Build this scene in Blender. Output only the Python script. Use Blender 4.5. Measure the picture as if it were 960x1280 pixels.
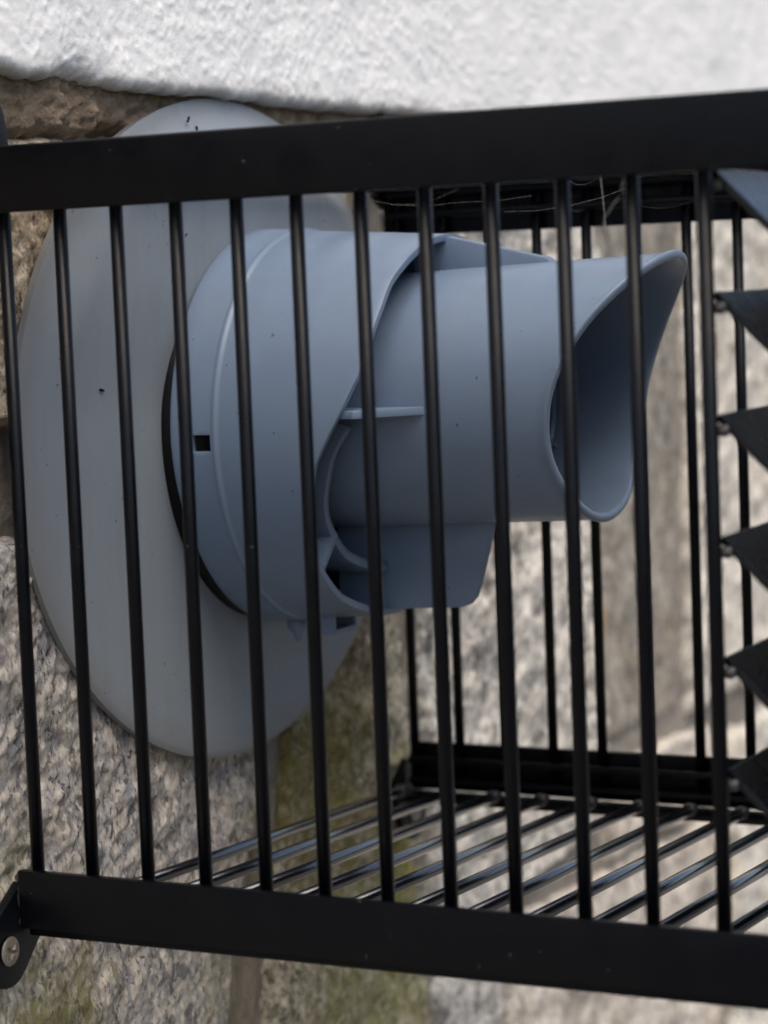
import bpy, bmesh, math, random
import numpy as np
from mathutils import Vector, Matrix

random.seed(7)
rng = np.random.RandomState(11)
C = bpy.context.scene.collection
for o in list(bpy.data.objects):
    bpy.data.objects.remove(o)
S = 0.001          # everything below is written in millimetres
sc = bpy.context.scene

# ------------------------------------------------------------------ camera
cam_d = bpy.data.cameras.new("camera")
cam = bpy.data.objects.new("camera", cam_d)
C.objects.link(cam)
CAM = (421.92, -610.72, 169.56)
yaw, pitch, roll = math.radians(27.3125), math.radians(-5.1481), math.radians(-2.2454)
fw = Vector((-math.sin(yaw) * math.cos(pitch), math.cos(yaw) * math.cos(pitch), math.sin(pitch)))
rt = Vector((math.cos(yaw), math.sin(yaw), 0))
up = rt.cross(fw)
r2 = rt * math.cos(roll) + up * math.sin(roll)
u2 = -rt * math.sin(roll) + up * math.cos(roll)
m = Matrix((r2, u2, -fw)).transposed().to_4x4()
m.translation = Vector(CAM) * S
cam.matrix_world = m
cam_d.sensor_fit = 'VERTICAL'
cam_d.sensor_height = 36.0
cam_d.sensor_width = 27.0
cam_d.lens = 3099.03 / 1280 * 36.0
cam_d.clip_start = 0.02
cam_d.clip_end = 2000
cam_d.dof.use_dof = True
cam_d.dof.focus_distance = 0.790
cam_d.dof.aperture_fstop = 10.5
sc.camera = cam

# ------------------------------------------------------------------ sky, sun, exposure
SUN_EL, SUN_AZ = math.radians(66), math.radians(32)     # direction to the sun: azimuth from +x towards -y
w = bpy.data.worlds.new("World")
sc.world = w
w.use_nodes = True
nt = w.node_tree
sky = nt.nodes.new("ShaderNodeTexSky")
sky.sky_type = 'NISHITA'
sky.sun_disc = False
sky.sun_elevation = SUN_EL
sky.sun_rotation = math.pi / 2 + SUN_AZ
sky.air_density = 1.0
sky.dust_density = 4.0
bg = nt.nodes["Background"]
bg.inputs["Strength"].default_value = 0.14
nt.links.new(sky.outputs[0], bg.inputs[0])
sun_d = bpy.data.lights.new("sun", 'SUN')
sun_d.energy = 1.5
sun_d.angle = math.radians(60)
sun_d.color = (1.0, 0.91, 0.80)
sun = bpy.data.objects.new("sun", sun_d)
C.objects.link(sun)
sdir = Vector((math.cos(SUN_EL) * math.cos(SUN_AZ), -math.cos(SUN_EL) * math.sin(SUN_AZ), math.sin(SUN_EL)))
sun.rotation_euler = (-sdir).to_track_quat('-Z', 'Y').to_euler()
sc.view_settings.view_transform = 'Standard'
sc.view_settings.look = 'None'
sc.view_settings.exposure = 0.74
sc.view_settings.gamma = 1.0


# ------------------------------------------------------------------ node helpers
class MB:
    """small material builder"""
    def __init__(s, name):
        s.m = bpy.data.materials.new(name)
        s.m.use_nodes = True
        s.n = s.m.node_tree.nodes
        s.l = s.m.node_tree.links
        s.b = s.n["Principled BSDF"]
        tc = s.n.new("ShaderNodeTexCoord")
        s.co = tc.outputs["Object"]

    def map(s, scale=(1, 1, 1), rot=(0, 0, 0)):
        n = s.n.new("ShaderNodeMapping")
        n.inputs["Scale"].default_value = scale
        n.inputs["Rotation"].default_value = rot
        s.l.new(s.co, n.inputs["Vector"])
        return n.outputs[0]

    def noise(s, scale, detail=4, rough=.55, co=None, dist=0.0):
        n = s.n.new("ShaderNodeTexNoise")
        n.inputs["Scale"].default_value = scale
        n.inputs["Detail"].default_value = detail
        n.inputs["Roughness"].default_value = rough
        n.inputs["Distortion"].default_value = dist
        s.l.new(co or s.co, n.inputs["Vector"])
        return n.outputs["Fac"]

    def voro(s, scale, co=None, out="Color", feature='F1'):
        n = s.n.new("ShaderNodeTexVoronoi")
        n.feature = feature
        n.inputs["Scale"].default_value = scale
        s.l.new(co or s.co, n.inputs["Vector"])
        return n.outputs[out]

    def ramp(s, fac, stops, interp='LINEAR'):
        n = s.n.new("ShaderNodeValToRGB")
        n.color_ramp.interpolation = interp
        e = n.color_ramp.elements
        while len(e) < len(stops):
            e.new(0.5)
        for i, (p, c) in enumerate(stops):
            e[i].position = p
            if not isinstance(c, tuple):
                c = (c, c, c)
            e[i].color = (*c, 1)
        s.l.new(fac, n.inputs[0])
        return n.outputs[0]

    def mix(s, fac, a, b, mode='MIX'):
        n = s.n.new("ShaderNodeMix")
        n.data_type = 'RGBA'
        n.blend_type = mode
        for sock, v in ((n.inputs[0], fac), (n.inputs[6], a), (n.inputs[7], b)):
            if isinstance(v, (int, float)):
                sock.default_value = v
            elif isinstance(v, tuple):
                sock.default_value = (*v, 1)
            else:
                s.l.new(v, sock)
        return n.outputs[2]

    def math(s, op, a, b=0.0):
        n = s.n.new("ShaderNodeMath")
        n.operation = op
        for sock, v in ((n.inputs[0], a), (n.inputs[1], b)):
            if isinstance(v, (int, float)):
                sock.default_value = v
            else:
                s.l.new(v, sock)
        return n.outputs[0]

    def bump(s, h, strength=.5, dist=.001):
        n = s.n.new("ShaderNodeBump")
        n.inputs["Strength"].default_value = strength
        n.inputs["Distance"].default_value = dist
        s.l.new(h, n.inputs["Height"])
        s.l.new(n.outputs[0], s.b.inputs["Normal"])

    def color(s, c):
        if isinstance(c, tuple):
            s.b.inputs["Base Color"].default_value = (*c, 1)
        else:
            s.l.new(c, s.b.inputs["Base Color"])

    def rough(s, r):
        if isinstance(r, (int, float)):
            s.b.inputs["Roughness"].default_value = r
        else:
            s.l.new(r, s.b.inputs["Roughness"])

    def blob(s, centre, radii):
        """0 at the centre, 1 on the ellipsoid: where moss or dirt sits on the wall (metres in, mm given)"""
        n = s.n.new("ShaderNodeVectorMath")
        n.operation = 'SUBTRACT'
        s.l.new(s.co, n.inputs[0])
        n.inputs[1].default_value = tuple(c * S for c in centre)
        d = s.n.new("ShaderNodeVectorMath")
        d.operation = 'DIVIDE'
        s.l.new(n.outputs[0], d.inputs[0])
        d.inputs[1].default_value = tuple(r * S for r in radii)
        l = s.n.new("ShaderNodeVectorMath")
        l.operation = 'LENGTH'
        s.l.new(d.outputs[0], l.inputs[0])
        return l.outputs["Value"]


def mat_black(name="black_paint", spec=.18, rg=(.24, .40)):
    k = MB(name)
    specks = k.ramp(k.noise(520, 2), [(0.0, 0.0), (.755, 0.0), (.78, 1.0)])
    dust = k.ramp(k.noise(45, 5, .65), [(.45, 0.0), (.75, 1.0)])
    base = k.mix(k.math('MULTIPLY', dust, .35), (.0016, .0021, .0038), (.0052, .0055, .0062))
    base = k.mix(k.math('MULTIPLY', specks, .3), base, (.22, .21, .2))
    rust = k.ramp(k.noise(75, 6, .7), [(0, 0.0), (.70, 0.0), (.745, 1.0)])
    base = k.mix(k.math('MULTIPLY', rust, .6), base, (.085, .034, .014))
    k.color(base)
    k.rough(k.ramp(k.noise(90, 4), [(.3, rg[0]), (.7, rg[1])]))
    k.b.inputs["Specular IOR Level"].default_value = spec
    k.bump(k.noise(260, 3), .12, .0006)
    return k.m


def mat_weld():
    k = MB("painted_weld")
    k.color(k.ramp(k.noise(300, 4), [(.4, (.014, .015, .018)), (.62, (.05, .048, .045)), (.72, (.13, .06, .025))]))
    k.rough(.42)
    k.bump(k.noise(420, 3), .6, .0012)
    return k.m


def mat_plastic(name, a, b, rough, speck=(.03, .03, .03), thresh=.76, rim=None):
    k = MB(name)
    cloud = k.noise(22, 5, .6)
    col = k.mix(cloud, a, b)
    sp = k.ramp(k.noise(430, 1), [(0, 0.0), (thresh, 0.0), (thresh + .02, 1.0)])
    col = k.mix(k.math('MULTIPLY', sp, .75), col, speck)
    grime = k.ramp(k.noise(70, 6, .7, k.map((1, 1, .35))), [(.5, 0.0), (.8, 1.0)])
    col = k.mix(k.math('MULTIPLY', grime, .22), col, (.16, .14, .12))
    streak = k.ramp(k.noise(60, 5, .65, k.map((.6, 1.6, .16))), [(.42, 0.0), (.68, 1.0)])
    col = k.mix(k.math('MULTIPLY', streak, .13), col, tuple(min(1, c * 1.5) for c in b))
    if rim:
        d = k.blob(*rim)
        d = k.math('ADD', d, k.math('MULTIPLY', k.math('SUBTRACT', k.noise(45, 6, .7), .5), .10))
        f = k.ramp(d, [(.90, 0.0), (1.0, 1.0)])
        col = k.mix(k.math('MULTIPLY', f, .42), col, (.17, .14, .105))
    k.color(col)
    k.rough(k.ramp(k.noise(120, 4), [(.3, rough - .05), (.7, rough + .1)]))
    k.bump(k.noise(900, 2), .08, .0004)
    return k.m


def mat_granite(name, pale, mid, dark, tint, moss=None, crystal=210, stretch=(1, 1, .7), ochre=.25, cmix=.46):
    k = MB(name)
    co = k.map(stretch, (.5, 0, 0))
    wn = k.n.new("ShaderNodeTexNoise")
    wn.inputs["Scale"].default_value = 170
    wn.inputs["Detail"].default_value = 4
    k.l.new(co, wn.inputs["Vector"])
    wv = k.n.new("ShaderNodeVectorMath")
    wv.operation = 'SCALE'
    wv.inputs["Scale"].default_value = .0085
    k.l.new(wn.outputs["Color"], wv.inputs[0])
    wa = k.n.new("ShaderNodeVectorMath")
    wa.operation = 'ADD'
    k.l.new(co, wa.inputs[0])
    k.l.new(wv.outputs[0], wa.inputs[1])
    v = k.voro(crystal, wa.outputs[0])
    vs = k.n.new("ShaderNodeSeparateColor")
    k.l.new(v, vs.inputs[0])
    cry = k.ramp(vs.outputs[0], [(.0, dark), (.14, dark), (.2, mid), (.5, mid), (.58, pale), (1, pale)])
    soft = k.noise(75, 5, .7, co)
    patch = k.ramp(soft, [(.36, mid), (.5, tint), (.64, pale)])
    col = k.mix(cmix, patch, cry)
    fine = k.ramp(k.noise(300, 6, .75, co), [(.3, (.45, .45, .46)), (.5, (1, 1, 1)), (.7, (1.3, 1.28, 1.22))])
    col = k.mix(.8, col, fine, 'MULTIPLY')
    mica = k.ramp(k.noise(330, 3, .6, co), [(.0, 0.0), (.60, 0.0), (.68, 1.0)])
    col = k.mix(k.math('MULTIPLY', mica, .8), col, dark)
    och = k.ramp(k.noise(28, 5, .65), [(.5, 0.0), (.72, 1.0)])
    col = k.mix(k.math('MULTIPLY', och, ochre), col, (.33, .22, .10))
    dk = k.ramp(k.noise(430, 3, .65, co), [(0, 0.0), (.565, 0.0), (.61, 1.0)])
    dkm = k.ramp(k.noise(95, 4, .6, co), [(.42, .25), (.6, 1.0)])
    col = k.mix(k.math('MULTIPLY', k.math('MULTIPLY', dk, dkm), .85), col, dark)
    lt = k.ramp(k.noise(350, 3, .6, k.map(stretch, (0, .6, .2))), [(0, 0.0), (.58, 0.0), (.63, 1.0)])
    col = k.mix(k.math('MULTIPLY', lt, .5), col, tuple(min(.8, c * 1.25) for c in pale))
    white_grain = k.ramp(k.noise(380, 1, .5), [(0, 0.0), (.745, 0.0), (.77, 1.0)])  # near-white grains scattered at random in the stone
    col = k.mix(k.math('MULTIPLY', white_grain, .7), col, (.7, .7, .7))
    for (c, r, amt, mc) in (moss or []):
        d = k.blob(c, r)
        d = k.math('ADD', d, k.math('MULTIPLY', k.math('SUBTRACT', k.noise(70, 8, .75), .5), 2.6))
        f = k.ramp(d, [(.45, 1.0), (1.4, 0.0)])
        f = k.math('MULTIPLY', f, k.ramp(k.noise(330, 4, .7), [(.36, .5), (.54, 1.0)]))
        f = k.math('MULTIPLY', f, k.ramp(k.noise(48, 5, .7), [(.34, .45), (.56, 1.0)]))
        col = k.mix(k.math('MULTIPLY', f, amt), col, mc)
    k.color(col)
    k.rough(.88)
    k.b.inputs["Specular IOR Level"].default_value = .3
    h = k.math('ADD', k.noise(160, 6, .72, co), k.math('MULTIPLY', k.noise(520, 4, .7, co), .5))
    k.bump(h, .38, .0018)
    return k.m


def mat_mortar(name, a, b, c):
    k = MB(name)
    col = k.ramp(k.noise(110, 7, .72), [(.3, a), (.5, b), (.7, c)])
    grit = k.ramp(k.noise(520, 2), [(.6, 0.0), (.7, 1.0)])
    col = k.mix(k.math('MULTIPLY', grit, .5), col, (.34, .25, .14))
    k.color(col)
    k.rough(.95)
    k.bump(k.noise(240, 6, .75), .9, .0025)
    return k.m


def mat_white():
    k = MB("white_masonry_paint")
    n = k.noise(30, 5, .6)
    col = k.mix(n, (.74, .74, .715), (.70, .70, .675))
    pits = k.ramp(k.noise(170, 5, .7), [(0, 0.0), (.62, 0.0), (.72, 1.0)])
    col = k.mix(k.math('MULTIPLY', pits, .25), col, (.42, .40, .37))
    # dirt on the bottom lip of the coat, its shadow line painted in too
    sep = k.n.new("ShaderNodeSeparateXYZ")
    k.l.new(k.co, sep.inputs[0])
    z = k.math('ADD', sep.outputs[2], k.math('MULTIPLY', k.math('SUBTRACT', k.noise(60, 6, .7), .5), .016))
    f = k.ramp(z, [(.2375, 1.0), (.2440, 0.0)])
    col = k.mix(k.math('MULTIPLY', f, .72), col, (.25, .22, .185))
    k.color(col)
    k.rough(.8)
    k.bump(k.noise(330, 5, .65), .35, .001)
    return k.m


BLACK = mat_black()
GLOSS = mat_black("glossy_black_paint", 1.0, (.16, .24))
GLOSS.node_tree.nodes["Principled BSDF"].inputs["Coat Weight"].default_value = 1.0
SLAT = mat_black("satin_black_paint", .45, (.22, .36))
GLOSS.node_tree.nodes["Principled BSDF"].inputs["Coat Roughness"].default_value = .2
WELD = mat_weld()
FLUE = mat_plastic("blue_grey_plastic", (.144, .200, .284), (.160, .214, .298), .34, thresh=.775)
PLATE = mat_plastic("weathered_grey_plastic", (.198, .232, .262), (.222, .251, .274), .46, thresh=.765, rim=((0, 0, 0), (2000, 130.4, 115.4)))
RUBBER = MB("black_rubber")
RUBBER.color((.004, .004, .0045))
RUBBER.rough(.4)
RUBBER.b.inputs["Specular IOR Level"].default_value = .15
RUBBER = RUBBER.m
k = MB("screw_steel")
k.color(k.ramp(k.noise(300, 4), [(.4, (.22, .20, .165)), (.6, (.15, .13, .10)), (.75, (.2, .13, .07))]))
k.b.inputs["Metallic"].default_value = .6
k.rough(.5)
STEEL = k.m
GRAN_A = mat_granite("blue_grey_granite", (.60, .55, .475), (.27, .275, .295), (.035, .037, .05), (.44, .395, .33),
                     [((-28, 128, -75), (50, 22, 40), .4, (.17, .15, .05)), ((-28, 15, -62), (60, 45, 30), .75, (.17, .155, .03)), ((-28, 0, -8), (50, 22, 26), .55, (.20, .20, .10)),
                      ((-28, 168, -45), (50, 30, 60), .7, (.16, .135, .025)), ((-28, 175, 0), (50, 30, 30), .5, (.16, .11, .05))], 330, (1, 1, .55))
GRAN_B = mat_granite("brown_weathered_granite", (.60, .52, .39), (.30, .25, .19), (.035, .03, .028), (.36, .28, .19), None, 300, ochre=.5)
GRAN_M = mat_granite("mossy_granite", (.50, .46, .36), (.24, .215, .155), (.05, .05, .04), (.33, .285, .19),
                     [((-28, 205, -15), (60, 48, 55), .85, (.165, .14, .022)), ((-28, 250, -100), (60, 70, 60), .72, (.20, .185, .04)),
                      ((-28, 235, 35), (60, 35, 40), .7, (.12, .09, .05)), ((-28, 270, -60), (60, 30, 60), .85, (.17, .155, .022))], 280, ochre=.5)
GRAN_P = mat_granite("pale_granite", (.67, .63, .555), (.38, .355, .315), (.055, .056, .06), (.47, .445, .39), None, 150, ochre=.2, cmix=.55)
GRAN_C = mat_granite("cream_granite", (.72, .675, .58), (.48, .445, .38), (.10, .095, .09), (.56, .515, .43), None, 130, ochre=.3, cmix=.52)
GRAN_K = mat_granite("pinkish_granite", (.64, .585, .50), (.44, .395, .335), (.11, .10, .09), (.49, .44, .37), None, 130, ochre=.35, cmix=.5)
SMOOTH = mat_granite("smooth_beige_stone", (.36, .33, .275), (.19, .172, .14), (.07, .066, .06), (.25, .225, .18), None, 130, ochre=.3, cmix=.55)
MORT = mat_mortar("brown_sandy_mortar", (.10, .075, .048), (.20, .15, .10), (.30, .235, .16))
MORTP = mat_mortar("pinkish_mortar", (.16, .135, .10), (.23, .195, .145), (.31, .27, .205))
MORTG = mat_mortar("pale_pointing_mortar", (.17, .15, .12), (.26, .23, .19), (.34, .31, .26))
WHITE = mat_white()
k = MB("grey_gravel")
k.color(k.ramp(k.noise(60, 6, .7), [(.3, (.08, .076, .07)), (.7, (.18, .172, .16))]))
k.rough(.95)
GROUND = k.m
k = MB("cobweb_silk")
k.color((.42, .40, .36))
k.rough(.8)
SILK = k.m
k = MB("rust_stain")
k.color(k.ramp(k.noise(90, 4), [(.3, (.40, .17, .06)), (.7, (.50, .30, .16))]))
k.rough(.9)
RUST = k.m


# ------------------------------------------------------------------ object helpers
def link(name, verts, faces, mat, parent=None, smooth=True, base=(0, 0, 0)):
    v = (np.asarray(verts, float) - np.asarray(base, float)) * S
    me = bpy.data.meshes.new(name)
    me.from_pydata(v.tolist(), [], faces)
    if smooth:
        me.polygons.foreach_set("use_smooth", [True] * len(me.polygons))
    me.materials.append(mat)
    me.update()
    o = bpy.data.objects.new(name, me)
    C.objects.link(o)
    if parent is not None:
        o.parent = parent
    return o


def link_bm(name, bm, mat, parent=None, smooth=False, base=(0, 0, 0)):
    bmesh.ops.translate(bm, verts=bm.verts, vec=-Vector(base))
    bmesh.ops.scale(bm, verts=bm.verts, vec=(S, S, S))
    bmesh.ops.recalc_face_normals(bm, faces=bm.faces)
    me = bpy.data.meshes.new(name)
    bm.to_mesh(me)
    bm.free()
    if smooth:
        me.polygons.foreach_set("use_smooth", [True] * len(me.polygons))
    me.materials.append(mat)
    o = bpy.data.objects.new(name, me)
    C.objects.link(o)
    if parent is not None:
        o.parent = parent
    return o


def thing(name, label, cat, base):
    o = bpy.data.objects.new(name, None)
    o.empty_display_size = .02
    C.objects.link(o)
    o.location = Vector(base) * S
    o["label"] = label
    o["category"] = cat
    return o


def box_bm(lo, hi, bevel=0.0, seg=2):
    bm = bmesh.new()
    bmesh.ops.create_cube(bm, size=1)
    for v in bm.verts:
        v.co = Vector([(lo[i] + hi[i]) / 2 + v.co[i] * (hi[i] - lo[i]) for i in range(3)])
    if bevel:
        bmesh.ops.bevel(bm, geom=list(bm.edges), offset=bevel, segments=seg, affect='EDGES', profile=.6)
    return bm


def tube_data(pts, r, n=12, cap=True):
    pts = [Vector(p) for p in pts]
    vs, fs = [], []
    for i, p in enumerate(pts):
        t = (pts[min(i + 1, len(pts) - 1)] - pts[max(i - 1, 0)]).normalized()
        a = t.cross(Vector((0.13, .21, .97)) if abs(t.z) < .9 else Vector((1, .1, 0))).normalized()
        b = t.cross(a)
        rr = r[i] if isinstance(r, (list, tuple)) else r
        for j in range(n):
            an = 2 * math.pi * j / n
            vs.append(p + (a * math.cos(an) + b * math.sin(an)) * rr)
    for i in range(len(pts) - 1):
        for j in range(n):
            fs.append((i * n + j, i * n + (j + 1) % n, (i + 1) * n + (j + 1) % n, (i + 1) * n + j))
    if cap:
        fs.append(tuple(range(n))[::-1])
        fs.append(tuple((len(pts) - 1) * n + j for j in range(n)))
    return vs, fs


def prism_bm(poly, axis, lo, hi, bevel=0.0):
    """extrude a 2-D outline along an axis; the outline lists the two other coordinates in order"""
    bm = bmesh.new()
    def p3(a, b, c):
        return {0: (c, a, b), 1: (a, c, b), 2: (a, b, c)}[axis]
    v0 = [bm.verts.new(p3(a, b, lo)) for a, b in poly]
    v1 = [bm.verts.new(p3(a, b, hi)) for a, b in poly]
    n = len(poly)
    bm.faces.new(v0)
    bm.faces.new(v1[::-1])
    for i in range(n):
        bm.faces.new((v0[i], v0[(i + 1) % n], v1[(i + 1) % n], v1[i]))
    bmesh.ops.recalc_face_normals(bm, faces=bm.faces)
    if bevel:
        bmesh.ops.bevel(bm, geom=list(bm.edges), offset=bevel, segments=2, affect='EDGES', profile=.6)
    return bm


def auto_smooth(o, ang=40):
    me = o.data
    me.polygons.foreach_set("use_smooth", [True] * len(me.polygons))
    bm = bmesh.new()
    bm.from_mesh(me)
    lim = math.radians(ang)
    for e in bm.edges:
        if len(e.link_faces) == 2 and e.calc_face_angle(0) > lim:
            e.smooth = False
    bm.to_mesh(me)
    bm.free()


def smoothstep(a, b, x):
    t = np.clip((np.asarray(x, float) - a) / (b - a), 0, 1)
    return t * t * (3 - 2 * t)


# value noise in 2-D, vectorised
TAB = rng.rand(512, 512)


def vnoise(x, y, seed=0):
    x = np.asarray(x, float) + seed * 37.31
    y = np.asarray(y, float) + seed * 71.77
    xi = np.floor(x).astype(int)
    yi = np.floor(y).astype(int)
    fx, fy = x - xi, y - yi
    fx = fx * fx * fx * (fx * (fx * 6 - 15) + 10)
    fy = fy * fy * fy * (fy * (fy * 6 - 15) + 10)
    a = TAB[xi % 512, yi % 512]
    b = TAB[(xi + 1) % 512, yi % 512]
    c = TAB[xi % 512, (yi + 1) % 512]
    d = TAB[(xi + 1) % 512, (yi + 1) % 512]
    return (a * (1 - fx) + b * fx) * (1 - fy) + (c * (1 - fx) + d * fx) * fy - .5


def fbm(x, y, oct=5, rough=.55, seed=0):
    s, a, f = 0, 1.0, 1.0
    for i in range(oct):
        s = s + a * vnoise(x * f, y * f, seed + i * 3)
        a *= rough
        f *= 2.03
    return s


def ridged(x, y, oct=4, seed=0):
    s, a, f = 0, 1.0, 1.0
    for i in range(oct):
        s = s + a * (1 - 2 * np.abs(2 * vnoise(x * f, y * f, seed + i * 3)))
        a *= .55
        f *= 2.1
    return s / 2


def grid_faces(nu, nv):
    i = np.arange(nu - 1)[:, None] * nv + np.arange(nv - 1)[None, :]
    q = np.stack([i, i + nv, i + nv + 1, i + 1], -1).reshape(-1, 4)
    return q


def fast_mesh(name, V, Q, mat, parent=None, base=(0, 0, 0)):
    V = (V - np.asarray(base, float)) * S
    me = bpy.data.meshes.new(name)
    me.vertices.add(len(V))
    me.vertices.foreach_set("co", V.astype(np.float32).ravel())
    me.loops.add(Q.size)
    me.loops.foreach_set("vertex_index", Q.astype(np.int32).ravel())
    me.polygons.add(len(Q))
    me.polygons.foreach_set("loop_start", np.arange(0, Q.size, 4, dtype=np.int32))
    me.update(calc_edges=True)
    me.polygons.foreach_set("use_smooth", np.ones(len(Q), dtype=bool))
    me.materials.append(mat)
    o = bpy.data.objects.new(name, me)
    C.objects.link(o)
    if parent is not None:
        o.parent = parent
    return o


# ------------------------------------------------------------------ ground
v = [(-40000, -60000, -620), (60000, -60000, -620), (60000, 60000, -620), (-40000, 60000, -620)]
g = link("ground", v, [(0, 1, 2, 3)], GROUND, smooth=False)
g["kind"] = "structure"
g["label"] = "grey gravel ground at the foot of the wall"

# ------------------------------------------------------------------ the house wall
wall = thing("house_wall", "rough granite wall with a coat of white painted render above the stones", "wall", (0, 0, 0))

# bed of mortar behind and between the stones (its front shows in the joints)
ys = np.unique(np.concatenate([np.linspace(-900, -40, 40), np.arange(-40, 330, 1.4), np.arange(330, 720, 4), np.linspace(720, 2200, 60)]))
zs = np.unique(np.concatenate([np.linspace(-640, -200, 40), np.arange(-200, 205, 3.0), np.arange(205, 262, 1.2), np.linspace(262, 300, 6)]))
Y, Z = np.meshgrid(ys, zs, indexing='ij')
X = -37 + fbm(Y / 16, Z / 16, 6, .62, 3) * 3
V = np.stack([X, Y, Z], -1).reshape(-1, 3)
fast_mesh("mortar_bed", V, grid_faces(len(ys), len(zs)), MORTG, wall)
# the brown sandy bed right under the render
zs = np.arange(206, 262, .8)
Y, Z = np.meshgrid(ys, zs, indexing='ij')
band = smoothstep(218, 226, Z + 5 * fbm(Y / 22, Z / 40, 4, .6, 8))
X = -40.5 + band * 11.5 + fbm(Y / 14, Z / 14, 4, .6, 4) * 3.0 + fbm(Y / 5, Z / 4, 4, .72, 6) * 2.2 + fbm(Y / 1.9, Z / 1.9, 2, .6, 9) * 1.1
V = np.stack([X, Y, Z], -1).reshape(-1, 3)
fast_mesh("mortar_bed", V, grid_faces(len(ys), len(zs)), MORT, wall)


def stone(corners, front, step, mat, seed, amp=1.0, edge=7.0, wob=3.0, smooth_k=1.0, name="stone"):
    """one block of the wall: rough front, rounded edges that run back into the mortar"""
    bl, br, tr, tl = [np.array(c, float) for c in corners]
    nu = int(max(np.linalg.norm(br - bl), np.linalg.norm(tr - tl)) / step) + 2
    nv = int(max(np.linalg.norm(tl - bl), np.linalg.norm(tr - br)) / step) + 2
    u = np.linspace(0, 1, nu)[:, None, None]
    t = np.linspace(0, 1, nv)[None, :, None]
    P = (bl * (1 - u) + br * u) * (1 - t) + (tl * (1 - u) + tr * u) * t
    Yv, Zv = P[..., 0], P[..., 1]
    L = (np.linalg.norm(br - bl) + np.linalg.norm(tr - tl)) / 2
    H = (np.linalg.norm(tl - bl) + np.linalg.norm(tr - br)) / 2
    uu, tt = u[..., 0] + 0 * t[..., 0], t[..., 0] + 0 * u[..., 0]
    # wandering edges
    near = np.maximum(np.exp(-np.minimum(uu, 1 - uu) * L / 25), np.exp(-np.minimum(tt, 1 - tt) * H / 25))
    Yw = Yv + near * wob * 2.2 * fbm(Yv / 30, Zv / 30, 4, .6, seed + 20)
    Zw = Zv + near * wob * 2.2 * fbm(Yv / 30 + 9, Zv / 30, 4, .6, seed + 25)
    du = np.minimum(uu, 1 - uu) * L
    dt = np.minimum(tt, 1 - tt) * H
    q = 1 / (1 / (du + .01) ** 2 + 1 / (dt + .01) ** 2) ** .5
    fall = 1 - smoothstep(0, 1, np.clip(q / edge, 0, 1)) ** .6
    ca, sa = math.cos(.55), math.sin(.55)
    ry, rz = Yw * ca + Zw * sa, -Yw * sa + Zw * ca
    h = fbm(Yw / 48, Zw / 48, 3, .5, seed) * 5.0
    h = h + fbm(ry / 15, rz / 10, 4, .62, seed + 5) * 2.7 * smooth_k
    h = h + (ridged(ry / 9, rz / 5.5, 4, seed + 9) - .35) * .95 * smooth_k
    h = h + fbm(ry / 3.2, rz / 2.6, 3, .6, seed + 12) * 1.1 * smooth_k
    Xv = front + h * amp - fall * (front + 48)
    V = np.stack([Xv, Yw, Zw], -1).reshape(-1, 3)
    return fast_mesh(name, V, grid_faces(nu, nv), mat, wall)


stone([(-230, -190), (104, -190), (196, 98), (-230, 104)], -30.5, 1.15, GRAN_A, 1, amp=.8, edge=5)
o = stone([(-230, 108), (14, 108), (10, 130), (-230, 132)], -33, 1.3, GRAN_B, 31, edge=9)
o["label"] = "thin brown stone wedged in the joint"
stone([(-230, 136), (205, 118), (205, 222), (-230, 224)], -30, 1.2, GRAN_B, 41, amp=.9, edge=6)
# the flat strip of pinkish pointing beside the blue grey block
stone([(100, -200), (126, -200), (182, -8), (168, -8)], -33, 1.2, MORTP, 51, amp=.35, edge=5, wob=1.0, name="pointing_strip")
stone([(128, -200), (302, -200), (272, 92), (206, 92)], -31.5, 1.2, GRAN_M, 61, amp=1.1, edge=6)
stone([(209, 96), (276, 96), (268, 222), (209, 222)], -33, 1.6, GRAN_M, 71, edge=8)
stone([(292, -116), (490, -100), (505, 226), (277, 224)], -30, 1.6, GRAN_P, 81, amp=1.15, edge=9)
o = stone([(497, -58), (603, -62), (620, 226), (513, 226)], -35, 3.0, SMOOTH, 91, amp=.55, edge=5, smooth_k=.9)
o["label"] = "smooth beige stone set back in the wall"
stone([(611, -66), (905, -66), (905, 226), (628, 226)], -28, 2.4, GRAN_C, 101, edge=9)
stone([(492, -116), (657, -119), (655, -70), (490, -63)], -33, 2.4, GRAN_K, 111, edge=5)
stone([(305, -330), (364, -330), (366, -117), (298, -117)], -31, 2.0, GRAN_P, 121, edge=5)
stone([(371, -330), (648, -330), (657, -121), (370, -112)], -31, 2.4, GRAN_K, 131, edge=5)
stone([(662, -330), (1010, -330), (1010, -74), (666, -74)], -31, 3.0, GRAN_C, 141, edge=10)
for (a, s) in ((([(914, -66), (1250, -66), (1250, 226), (914, 226)]), 151), ([(1260, -330), (1700, -330), (1700, 226), (1260, 226)], 161),
               ([(1020, -330), (1250, -330), (1250, -74), (1020, -74)], 171), ([(-620, -190), (-238, -190), (-238, 224), (-620, 224)], 181),
               ([(-620, -610), (-60, -610), (-60, -198), (-620, -198)], 191), ([(-52, -610), (296, -610), (296, -208), (-52, -198)], 201),
               ([(304, -610), (800, -610), (800, -338), (304, -338)], 211), ([(808, -610), (1700, -610), (1700, -338), (808, -338)], 221)):
    stone(a, -31, 7.0, GRAN_P if s % 20 == 1 else GRAN_K, s, edge=14)
# rust that has run down the edge of the pale block
o = stone([(484, -66), (491, -66), (496, 22), (489, 22)], -31.2, 1.5, RUST, 231, amp=.4, edge=3, wob=1.5, name="rust_streak")
o["label"] = "orange rust run down the edge of the pale stone"

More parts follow.
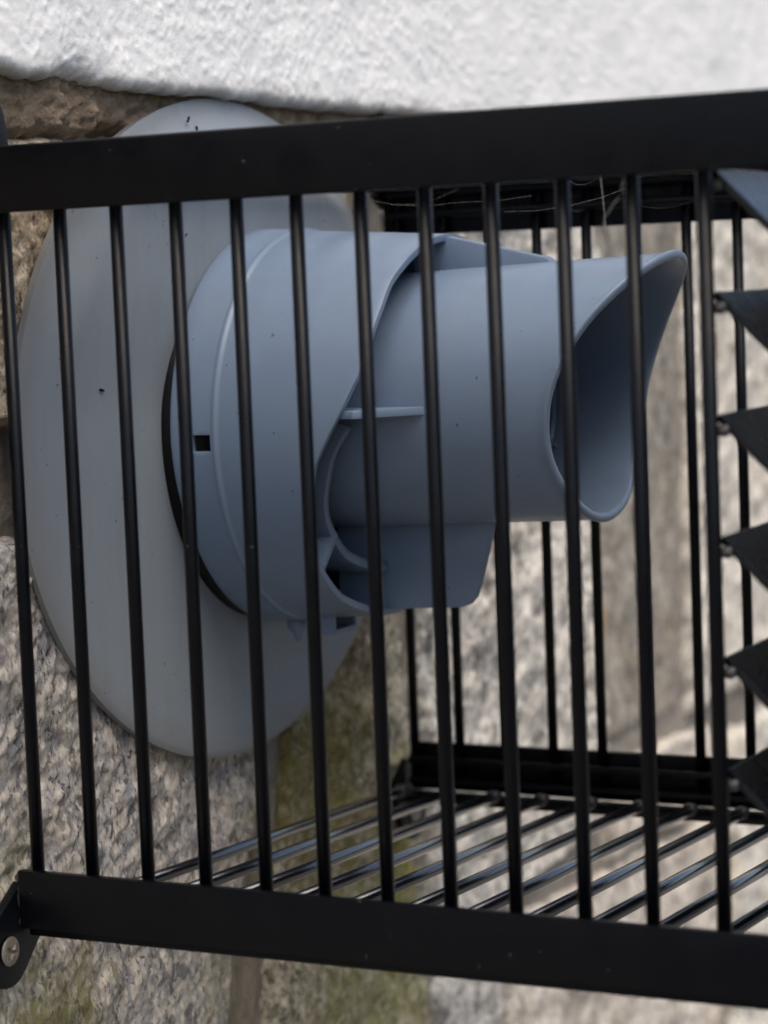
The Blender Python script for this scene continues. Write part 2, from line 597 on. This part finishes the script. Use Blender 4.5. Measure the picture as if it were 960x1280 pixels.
# the render coat: a lip that turns back to the stones along its bottom edge, then the rough face
ys = np.unique(np.concatenate([np.linspace(-900, -30, 30), np.arange(-30, 330, .9), np.arange(330, 830, 2.2), np.linspace(830, 2200, 60)]))
prof_z = np.concatenate([np.zeros(6), np.arange(0.4, 100, .9), np.linspace(101, 900, 50)])
back = np.concatenate([np.linspace(1, .1, 6), np.zeros(len(prof_z) - 6)])
Yg, T = np.meshgrid(ys, prof_z, indexing='ij')
Bk = np.broadcast_to(back[None, :], Yg.shape)
edge0 = 237.4 + fbm(Yg / 45, 0 * Yg, 5, .62, 300) * 1.5 + fbm(Yg / 7, 0 * Yg, 4, .65, 303) * .9 + 2.2 * np.exp(-((Yg - 50) / 15) ** 2) + 1.8 * np.exp(-((Yg - 5) / 14) ** 2)
notch = np.exp(-((Yg - 50) / 14) ** 2)
Zg = edge0 + T
ca, sa = math.cos(-.75), math.sin(-.75)
ry, rz = Yg * ca + Zg * sa, -Yg * sa + Zg * ca
face = fbm(Yg / 60, Zg / 60, 3, .5, 310) * 2.2
tex = fbm(ry / 9, rz / 7, 3, .5, 320) * .38 + np.maximum(fbm(ry / 5.2, rz / 4.0, 3, .5, 331), -.12) * .42 + np.maximum(fbm(Yg / 2.6, Zg / 2.3, 3, .6, 340), -.05) * .62
lipr = 4.2 + 3 * notch
round_ = lipr * (1 - np.sqrt(np.clip(1 - (1 - np.clip(T / lipr, 0, 1)) ** 2, 0, 1)))
Xg = -20.5 + face + tex * np.clip(.45 + T / 6, .45, 1) - round_ - notch * np.exp(-T / 7) * (2.5 + 5 * np.abs(fbm(Yg / 5, Zg / 5, 3, .6, 350)))
Xg = np.where(Bk > 0, Xg * (1 - Bk) + -40 * Bk, Xg)
Zg = Zg + Bk * (1.0 + fbm(Yg / 8, Bk * 3, 3, .6, 360) * 1.5)
V = np.stack([Xg, Yg, Zg], -1).reshape(-1, 3)
o = fast_mesh("render_coat", V, grid_faces(len(ys), len(prof_z)), WHITE, wall)
o["label"] = "white painted roughcast render with a broken lower lip, grime and painted shade along it"

# ------------------------------------------------------------------ wall plate behind the flue
PC = (143.7, 122.2)
plate = thing("wall_plate", "weathered grey oval plastic plate lying flat on the stones behind the flue", "wall plate", (-26, PC[0], PC[1]))
nr, na = 44, 160
hole = (165, 122, 61)
vs = []
for i in range(nr):
    t = i / (nr - 1)
    for j in range(na):
        a = 2 * math.pi * j / na
        oy, oz = PC[0] + 130.4 * math.cos(a), PC[1] + 115.4 * math.sin(a)
        iy, iz = hole[0] + hole[2] * math.cos(a), hole[1] + hole[2] * math.sin(a)
        y, z = iy + (oy - iy) * t, iz + (oz - iz) * t
        x = -26.0 + 4.0 * float(smoothstep(128, 180, z)) * float(smoothstep(0, .3, 1 - t)) * (.55 + .45 * t ** 0)
        x += .5 * math.sin(a * 3 + 1.0) * t * t - .5 * max(0, t - .98) / .02
        vs.append((x, y, z))
fs = [(i * na + j, i * na + (j + 1) % na, (i + 1) * na + (j + 1) % na, (i + 1) * na + j) for i in range(nr - 1) for j in range(na)]
n0 = len(vs)
for j in range(na):
    a = 2 * math.pi * j / na
    vs.append((-29.0, PC[0] + 130.2 * math.cos(a), PC[1] + 115.2 * math.sin(a)))
fs += [((nr - 1) * na + j, (nr - 1) * na + (j + 1) % na, n0 + (j + 1) % na, n0 + j) for j in range(na)]
o = link("oval_sheet", vs, fs, PLATE, plate, base=(-26, PC[0], PC[1]))
auto_smooth(o, 35)
# bird droppings and dirt flecks near its top
fl = bmesh.new()
for (y, z, r) in [(88, 200, 1.3), (92, 197, .8), (100, 206, 1.2), (98, 200, .7), (103, 199, 1.0), (106, 202, .8), (104, 195, 1.5), (108, 196, 1.2),
                  (106, 193, .9), (111, 190, 1.3), (101, 192, .7), (96, 194, .9), (118, 229, 1.5), (124, 227, 1.0), (60, 141, 1.4)]:
    for _ in range(2):
        yy, zz = y + random.uniform(-.8, .8), z + random.uniform(-.8, .8)
        x = -25.6 + 3.8 * float(smoothstep(128, 180, zz)) * (.9 if zz < 215 else .6)
        mm = Matrix.Translation((x, yy, zz)) @ Matrix.Rotation(random.uniform(0, 3), 4, 'X') @ Matrix.Diagonal((.5, r * .32, r * .62, 1))
        bmesh.ops.create_icosphere(fl, subdivisions=1, radius=1, matrix=mm)
o = link_bm("dirt_fleck", fl, RUBBER, plate, True, base=(-26, PC[0], PC[1]))
o["kind"] = "stuff"

# ------------------------------------------------------------------ flue terminal
FB = (-22, 165, 122)
flue = thing("flue_terminal", "blue grey plastic flue with a slanted open mouth sticking out inside the cage", "flue", FB)
Y0, Z0 = 165.0, 122.0


def Rcup(x):
    return 70.5 - 0.065 * (x + 22)


EP = [-90, -80, -70, -60, -45, -35, -27, -17, -8, -2, 8, 17.5, 25, 33, 40, 50, 59, 69, 78, 90]
EX = [24.5, 24.2, 23.4, 21, 21.6, 22.4, 24.2, 27.6, 30.7, 34.7, 41.3, 46.2, 47.9, 48.8, 49.3, 49.0, 50, 50.6, 50.8, 51]


def fold(ph):
    """angle in degrees, 0 = towards the camera side (-y), 90 = up; the far side mirrors the near one"""
    ph = (ph + 180) % 360 - 180
    if ph > 90:
        ph = 180 - ph
    if ph < -90:
        ph = -180 - ph
    return ph


def xcup(ph):
    return float(np.interp(fold(ph), EP, EX))


def ring_pt(x, ph, R, y0=Y0, z0=Z0):
    a = math.radians(ph)
    return (x, y0 - R * math.cos(a), z0 + R * math.sin(a))


# outer cup: one thin shell with a raised bead and the snap slot cut out of it
phs = sorted(set([p for p in np.arange(-180, 180, 2.5) if not (-4.2 < p < 2.2)] + [-3.6, -1.3, 1.0]))
fixed = [-22, -20.5, -17, -13.5, -10, -7.0, -6.5, -6.0, -5.3, -4.6, -4.1, -3.4, 0, 5, 10]
nrow = len(fixed) + 14
vs, fs = [], []
for i in range(nrow):
    for ph in phs:
        if i < len(fixed):
            x = fixed[i]
        else:
            t = (i - len(fixed) + 1) / 14
            x = 10 + (xcup(ph) - 10) * t
        b = .5 * math.exp(-((x + 5.3) / .7) ** 2) if abs(x + 5.3) < 2.5 else 0
        R = Rcup(x) + b - (.3 if x > -4.2 else 0)
        if i < 3:
            x += (1.6 - .7 * i) * float(smoothstep(2, -38, fold(ph)))
        if i == 0:
            R -= .4
        vs.append(ring_pt(x, ph, R))
nph = len(phs)
for i in range(nrow - 1):
    for j in range(nph):
        j2 = (j + 1) % nph
        if 3 <= i <= 4 and phs[j] >= -3.7 and phs[j] < .9:
            continue
        fs.append((i * nph + j, (i + 1) * nph + j, (i + 1) * nph + j2, i * nph + j2))
cup = link("outer_cup", vs, fs, FLUE, flue, base=FB)
sm = cup.modifiers.new("shell", 'SOLIDIFY')
sm.thickness = 2.6 * S
sm.offset = -1
bv = cup.modifiers.new("soft_edge", 'BEVEL')
bv.width = .5 * S
bv.segments = 2
bv.limit_method = 'ANGLE'
bv.angle_limit = math.radians(50)


def lathe(name, prof, mat, y0=Y0, z0=Z0, n=96, smooth=True, close=False):
    vs, fs = [], []
    for (x, R) in prof:
        for j in range(n):
            vs.append(ring_pt(x, 360 * j / n, R, y0, z0))
    for i in range(len(prof) - 1):
        for j in range(n):
            fs.append((i * n + j, i * n + (j + 1) % n, (i + 1) * n + (j + 1) % n, (i + 1) * n + j))
    if close:
        i = len(prof) - 1
        for j in range(n):
            fs.append((i * n + j, i * n + (j + 1) % n, (j + 1) % n, j))
    return link(name, vs, fs, mat, flue, smooth, base=FB)


lathe("seal_and_slot_shade", [(-27, 69.3), (-20.2, 69.0), (-20.0, 66.8), (-3, 66.4), (-3, 60), (-27, 60)], RUBBER)  # rubber seal, with a black inner sleeve added to darken the snap slot

# inner collar: half socket round the lower side of the pipe
def shell(name, xend, Ro, thick, x0, mat, y0=Y0, z0=Z0, n=144, rows=14, lip=0.0, zshift=0.0, rim=1.0):
    """closed tube wall whose free end follows xend(angle)"""
    prof = []                        # (fraction along, dx, dR)
    for i in range(rows):
        prof.append((i / (rows - 1), -rim * 2.6 if i == rows - 1 else 0, 0))
    k = thick / 2
    prof += [(1, -rim * 1.6, lip * .5), (1, -rim * .8, lip)]
    for a in (60, 30, 0, -30, -60):
        prof.append((1, rim * .8 * (math.cos(math.radians(a)) - 1), lip * .5 - k + (k + lip * .5) * math.sin(math.radians(a))))
    prof += [(1, -rim * .8, -thick), (1, -rim * 2.6, -thick)]
    for i in range(rows - 2, -1, -1):
        prof.append((i / (rows - 1), 0, -thick))
    vs, fs = [], []
    for (f, dx, dR) in prof:
        for j in range(n):
            ph = 360 * j / n
            xe = xend(ph)
            x = x0 + (xe - x0) * f + dx
            vs.append(ring_pt(x, ph, Ro + dR, y0, z0 + zshift * (x - 44)))
    L = len(prof)
    for i in range(L):
        for j in range(n):
            a, b = i, (i + 1) % L
            fs.append((a * n + j, a * n + (j + 1) % n, b * n + (j + 1) % n, b * n + j))
    return link(name, vs, fs, mat, flue, True, base=FB)


def xcollar(ph):
    p = fold(ph)
    k = float(smoothstep(3, 9, p))
    return (xcup(p) - 1.0) * (1 - k) + 4 * k


shell("inner_collar", xcollar, 52.0, 3.2, -20, FLUE, rim=.5)

MP = [-90, -58, -40, -24, -6, 7, 27.5, 48, 69, 80, 90]
MX = [107, 106.4, 104.2, 103, 104.6, 107.2, 114.8, 124.2, 132.2, 133.8, 134.2]


def xmouth(ph):
    return float(np.interp(fold(ph), MP, MX))


_mx = {}
def xmouth_s(ph):
    return sum(xmouth(ph + d) * wgt for d, wgt in ((-9, .15), (-4.5, .22), (0, .26), (4.5, .22), (9, .15)))


pipe = shell("inner_pipe", xmouth_s, 44.0, 2.4, -21, FLUE, Y0, 131.0, 168, 26, lip=.8, zshift=.031, rim=1.3)
# ring and crossed vanes deep inside the pipe
zc = 131 + .031 * 28
vane = bmesh.new()
for a in (0, 60, 120):
    mm = Matrix.Translation((72, Y0, zc)) @ Matrix.Rotation(math.radians(a), 4, 'X') @ Matrix.Diagonal((2.2, 1.3, 83.0, 1))
    bmesh.ops.create_cube(vane, size=1, matrix=mm)
link_bm("grille_spoke", vane, FLUE, flue, False, base=FB)
lathe("grille_ring", [(70.6, 38), (73, 38), (73, 36.6), (70.6, 36.6)], FLUE, Y0, zc, close=True)
# back plate so that no daylight comes through from behind
lathe("back_disc", [(-20.6, 60), (-20.8, 1)], RUBBER)

# fins
o = link_bm("top_fin", prism_bm([(38, 186.6), (47, 187.2), (52, 186.4), (88, 177.9), (90, 176.2), (89, 173), (38, 172)], 1, 162.2, 167.8, .8), FLUE, flue, False, FB)
auto_smooth(o)
o = link_bm("bottom_fin", prism_bm([(3, 89.5), (64.3, 90.2), (64.2, 86), (58.2, 65.5), (56.6, 61.4), (54.2, 58.9), (50.8, 57.8), (10, 55.9), (3, 55.9)], 1, 163.4, 166.6, .6), FLUE, flue, False, FB)
auto_smooth(o)
for s in (-1, 1):
    pts = [(38, 165 + s * 63.0), (44.5, 165 + s * 64.5), (50, 165 + s * 57.5), (60.6, 165 + s * 43.5), (60.6, 165 + s * 40), (-15, 165 + s * 40), (-15, 165 + s * 66)]
    o = link_bm("side_fin", prism_bm(pts, 2, 127.6, 130.3, .5), FLUE, flue, False, FB)
    auto_smooth(o)
    # slanted strut between collar and cup
    bm = box_bm((-16, -1.3, 49.5), (21.2, 1.3, 67.2), .35)
    a = math.radians(-45)
    bmesh.ops.transform(bm, verts=bm.verts, matrix=Matrix.Rotation(math.radians(90 + 45) * (1 if s < 0 else -1), 4, 'X'))
    bmesh.ops.translate(bm, verts=bm.verts, vec=(0, Y0, Z0))
    o = link_bm("strut", bm, FLUE, flue, False, FB)
    auto_smooth(o)
# drip lip and drain nib below the cup
bm = bmesh.new()
for lo, hi in (((-3, 150, 50), (7.5, 152, 55.5)), ((-3, 166, 50), (7.5, 168, 55.5)), ((-3, 150.1, 48.6), (7.8, 167.9, 50.4))):
    b = box_bm(lo, hi, .4)
    me = bpy.data.meshes.new("tmp")
    b.to_mesh(me)
    b.free()
    bm.from_mesh(me)
    bpy.data.meshes.remove(me)
link_bm("drip_lip", bm, FLUE, flue, False, FB)
vs, fs = tube_data([(-13, 160, 54), (-13, 160, 49.5), (-12.8, 160, 47.6), (-12.6, 160, 45.6), (-12.6, 160, 44.6)], [4.4, 3.4, 1.6, 1.4, .7], 14)
link("drain_nib", vs, fs, FLUE, flue, True, FB)

# ------------------------------------------------------------------ the cage
CB = (-24, 0, -20)
cage = thing("terminal_guard", "black painted steel bar cage screwed to the wall around the grey flue", "cage", CB)
X0, DX = -16.9, 20.0
XE = 268.0                                  # front end of the cage, beyond the picture
YF = 257.8                                  # line of the far bars


def part(name, bm, mat=BLACK, parent=None, smooth=True):
    if parent is None:
        o = link_bm(name, bm, mat, cage, False, CB)
    else:
        o = link_bm(name, bm, mat, parent, False, CB)
    if smooth:
        auto_smooth(o, 35)
    return o


# long flats: near top, near bottom, far top, far bottom
part("frame_flat", box_bm((-22.5, -5, 196.2), (XE, -2.1, 216.0), 1.3, 3))
part("frame_flat", box_bm((-21.2, -5, -20.2), (XE, -2.1, -2.2), .6))
part("frame_flat", box_bm((-23, 260, 189.6), (XE, 263, 209.8), .6))
part("frame_flat", box_bm((-20, 260, -29.5), (XE, 263, -10.6), .6))
# inward flanges of the far and near angles
part("flange", box_bm((-20, 246.5, -32.2), (XE, 259.8, -29.7), .5))
part("flange", box_bm((-22, 246.5, 210.0), (XE, 259.8, 212.4), .5))
part("flange", box_bm((-20, -2.0, -23), (XE, 11, -20.4), .5))
part("flange", box_bm((-22, -2.0, 213.2), (XE, 11, 215.6), .5))
# rails along the far side
for z in (-16.8, -25.0, 197.6, 205.6):
    vs, fs = tube_data([(-18, 255.2, z), (XE - 2, 255.2, z)], 1.7, 10)
    o = link("rail", vs, fs, BLACK, cage, True, CB)
    auto_smooth(o, 50)
# front end: cross flats and corner posts
part("frame_flat", box_bm((XE - 3, -2, 196.2), (XE, 259.9, 216), .6))
part("frame_flat", box_bm((XE - 3, -2, -24), (XE, 259.9, -6), .6))
for y in (-1.9, 249.5):
    part("corner_post", box_bm((XE - 13, y, -6), (XE - 3.1, y + 10, 196.1), .6))


def rod_mesh(p0, p1, r, n=14, name="bar", mat=None):
    vs, fs = tube_data([p0, p1], r, n)
    v = np.array([tuple(q) for q in vs]) * S
    me = bpy.data.meshes.new(name)
    me.from_pydata(v.tolist(), [], fs)
    me.polygons.foreach_set("use_smooth", [len(p.vertices) == 4 for p in me.polygons])
    me.materials.append(mat or BLACK)
    return me


def weld_mesh(r, sq=(1, 1, 1), seed=0):
    bm = bmesh.new()
    bmesh.ops.create_icosphere(bm, subdivisions=3, radius=r)
    rr = random.Random(seed)
    for vv in bm.verts:
        k = 1 + .12 * math.sin(vv.co.x * 3 / r + seed) * math.cos(vv.co.z * 4 / r) + rr.uniform(-.04, .04)
        vv.co = Vector((vv.co.x * sq[0], vv.co.y * sq[1], vv.co.z * sq[2])) * k * S
    me = bpy.data.meshes.new("weld_bead")
    bm.to_mesh(me)
    bm.free()
    me.polygons.foreach_set("use_smooth", [True] * len(me.polygons))
    me.materials.append(WELD)
    return me


near_me = rod_mesh((0, 0, -19), (0, 0, 212), 2.05)
far_me = rod_mesh((0, 0, -24), (0, 0, 206), 1.95)
floor_me = rod_mesh((0, .5, -17.9), (0, 246.5, -27.3), 2.1, 18, "floor_rod", GLOSS)
roof_me = rod_mesh((0, .5, 211.0), (0, 246.5, 207.6), 2.1, 18, "roof_rod", GLOSS)
weld_far = weld_mesh(2.7, (1, 1.9, 1), 1)
weld_slat = weld_mesh(1.9, (1.25, .6, .9), 2)


def put(name, me, loc, parent=cage, rot=None):
    o = bpy.data.objects.new(name, me)
    C.objects.link(o)
    o.parent = parent
    o.location = loc
    if rot:
        o.rotation_euler = rot
    return o


bx = Vector(CB) * S
for i in range(12):
    x = (X0 + DX * i) * S
    j = random.uniform(-.3, .3) * S
    put("bar", near_me, Vector((x + j, 0, 0)) - bx, rot=(0, random.uniform(-.0015, .0015), random.uniform(0, 6)))
    put("bar", far_me, Vector((x + j, YF * S, 0)) - bx, rot=(0, random.uniform(-.0015, .0015), random.uniform(0, 6)))
for i in range(14):
    x = (X0 + .4 + DX * i) * S
    f = put("floor_rod", floor_me, Vector((x, 0, 0)) - bx)
    put("weld_bead", weld_far, Vector((0, .2435, -.0272)), f)
    put("roof_rod", roof_me, Vector((x, 0, 0)) - bx)

# slanting plates across the front end
slat_bm = prism_bm([(0, 0), (1.5, 1.3), (45, -42.2), (43.5, -43.5)], 1, 3.2, 254, .25)
bmesh.ops.scale(slat_bm, verts=slat_bm.verts, vec=(S, S, S))
slat_me = bpy.data.meshes.new("louvre")
slat_bm.to_mesh(slat_me)
slat_bm.free()
slat_me.materials.append(SLAT)
for z in (196.0, 164.2, 132.3, 100.4, 68.6, 38.6):
    s = put("louvre", slat_me, Vector((202.9 * S, 0, z * S)) - bx)
    put("weld_bead", weld_slat, Vector((.0022, .0024, -.0030)), s)

# fixing lugs on the wall with their screws
def lug(cy, cz, e0, e1):
    pts = []
    c = Vector((cy, cz))
    R = 11.5
    d = (Vector(((e0[0] + e1[0]) / 2, (e0[1] + e1[1]) / 2)) - c).normalized()
    a0 = math.atan2(-d.y, -d.x)
    for k_ in range(-9, 10):
        a = a0 + math.radians(k_ * 10.5)
        pts.append((cy + R * math.cos(a), cz + R * math.sin(a)))
    pts += [e0, e1]
    bm = prism_bm(pts, 0, -25.5, -22.3, .5)
    o = part("mounting_lug", bm)
    # screw head with a cross recess
    vs, fs = [], []
    nr_, na_ = 14, 48
    for i in range(nr_ + 1):
        r = 4.5 * i / nr_
        for j in range(na_):
            a = 2 * math.pi * j / na_
            u, t = r * math.cos(a + .5), r * math.sin(a + .5)
            h = 1.6 * math.sqrt(max(0, 1 - (r / 4.75) ** 2)) ** .8
            if (abs(u) < .6 or abs(t) < .6) and r < 2.7:
                h -= 1.1 * (1 - (r / 2.9) ** 3)
            vs.append((-22.3 + h, cy + r * math.cos(a), cz + r * math.sin(a)))
    for i in range(nr_):
        for j in range(na_):
            fs.append((i * na_ + j, i * na_ + (j + 1) % na_, (i + 1) * na_ + (j + 1) % na_, (i + 1) * na_ + j))
    s = link("screw", vs, fs, STEEL, o, True, CB)
    s["label"] = "dull cross head screw"
    return o


lug(-9.8, -26.2, (8.5, -24), (-1.5, -6.5))
lug(-.5, 222.5, (0.0, 204), (13, 208))
lug(266, -40, (262, -18), (250, -28))
lug(266, 226, (250, 208), (262, 200))
# weld and rust at the near lower corner
for (p, sq) in (((-21.6, -3.6, -4.6), (.8, .8, 1.1)), ((-22, -3.2, -11), (.5, .6, 2.6)), ((-21.5, -3.2, -18.5), (.9, .7, .8))):
    put("weld_bead", weld_mesh(1.5, sq, int(abs(p[2]))), Vector(p) * S - bx)

# ------------------------------------------------------------------ cobweb under the roof of the cage
web = thing("cobweb", "wispy grey cobweb strands hanging under the roof rods of the black cage", "cobweb", (160, 60, 205))


def strand(pts, r=.10):
    vs, fs = tube_data(pts, r, 5, False)
    link("strand", [tuple(q) for q in vs], fs, SILK, web, True, (160, 60, 205))


rw = random.Random(5)
pts = []
for i in range(14):
    t = i / 13
    pts.append((176.5 - 5 * t + 1.6 * math.sin(t * 7) + rw.uniform(-.5, .5), 9 + rw.uniform(-.4, .4), 199 - 21 * t))
strand(pts, [.10 + .14 * rw.random() for _ in pts])
strand([(150, 60, 200), (151, 60, 188), (151.3, 60, 182)], .09)
for i in range(9):
    x = rw.uniform(70, 195)
    y = rw.uniform(60, 240)
    a = Vector((x, y, rw.uniform(194, 208)))
    b = a + Vector((rw.uniform(-45, 45), rw.uniform(-40, 40), rw.uniform(-9, 4)))
    mid = (a + b) / 2 + Vector((0, 0, -rw.uniform(.5, 3)))
    strand([a, (a + mid) / 2 + Vector((0, 0, -.6)), mid, (b + mid) / 2 + Vector((0, 0, -.6)), b], rw.uniform(.010, .022))
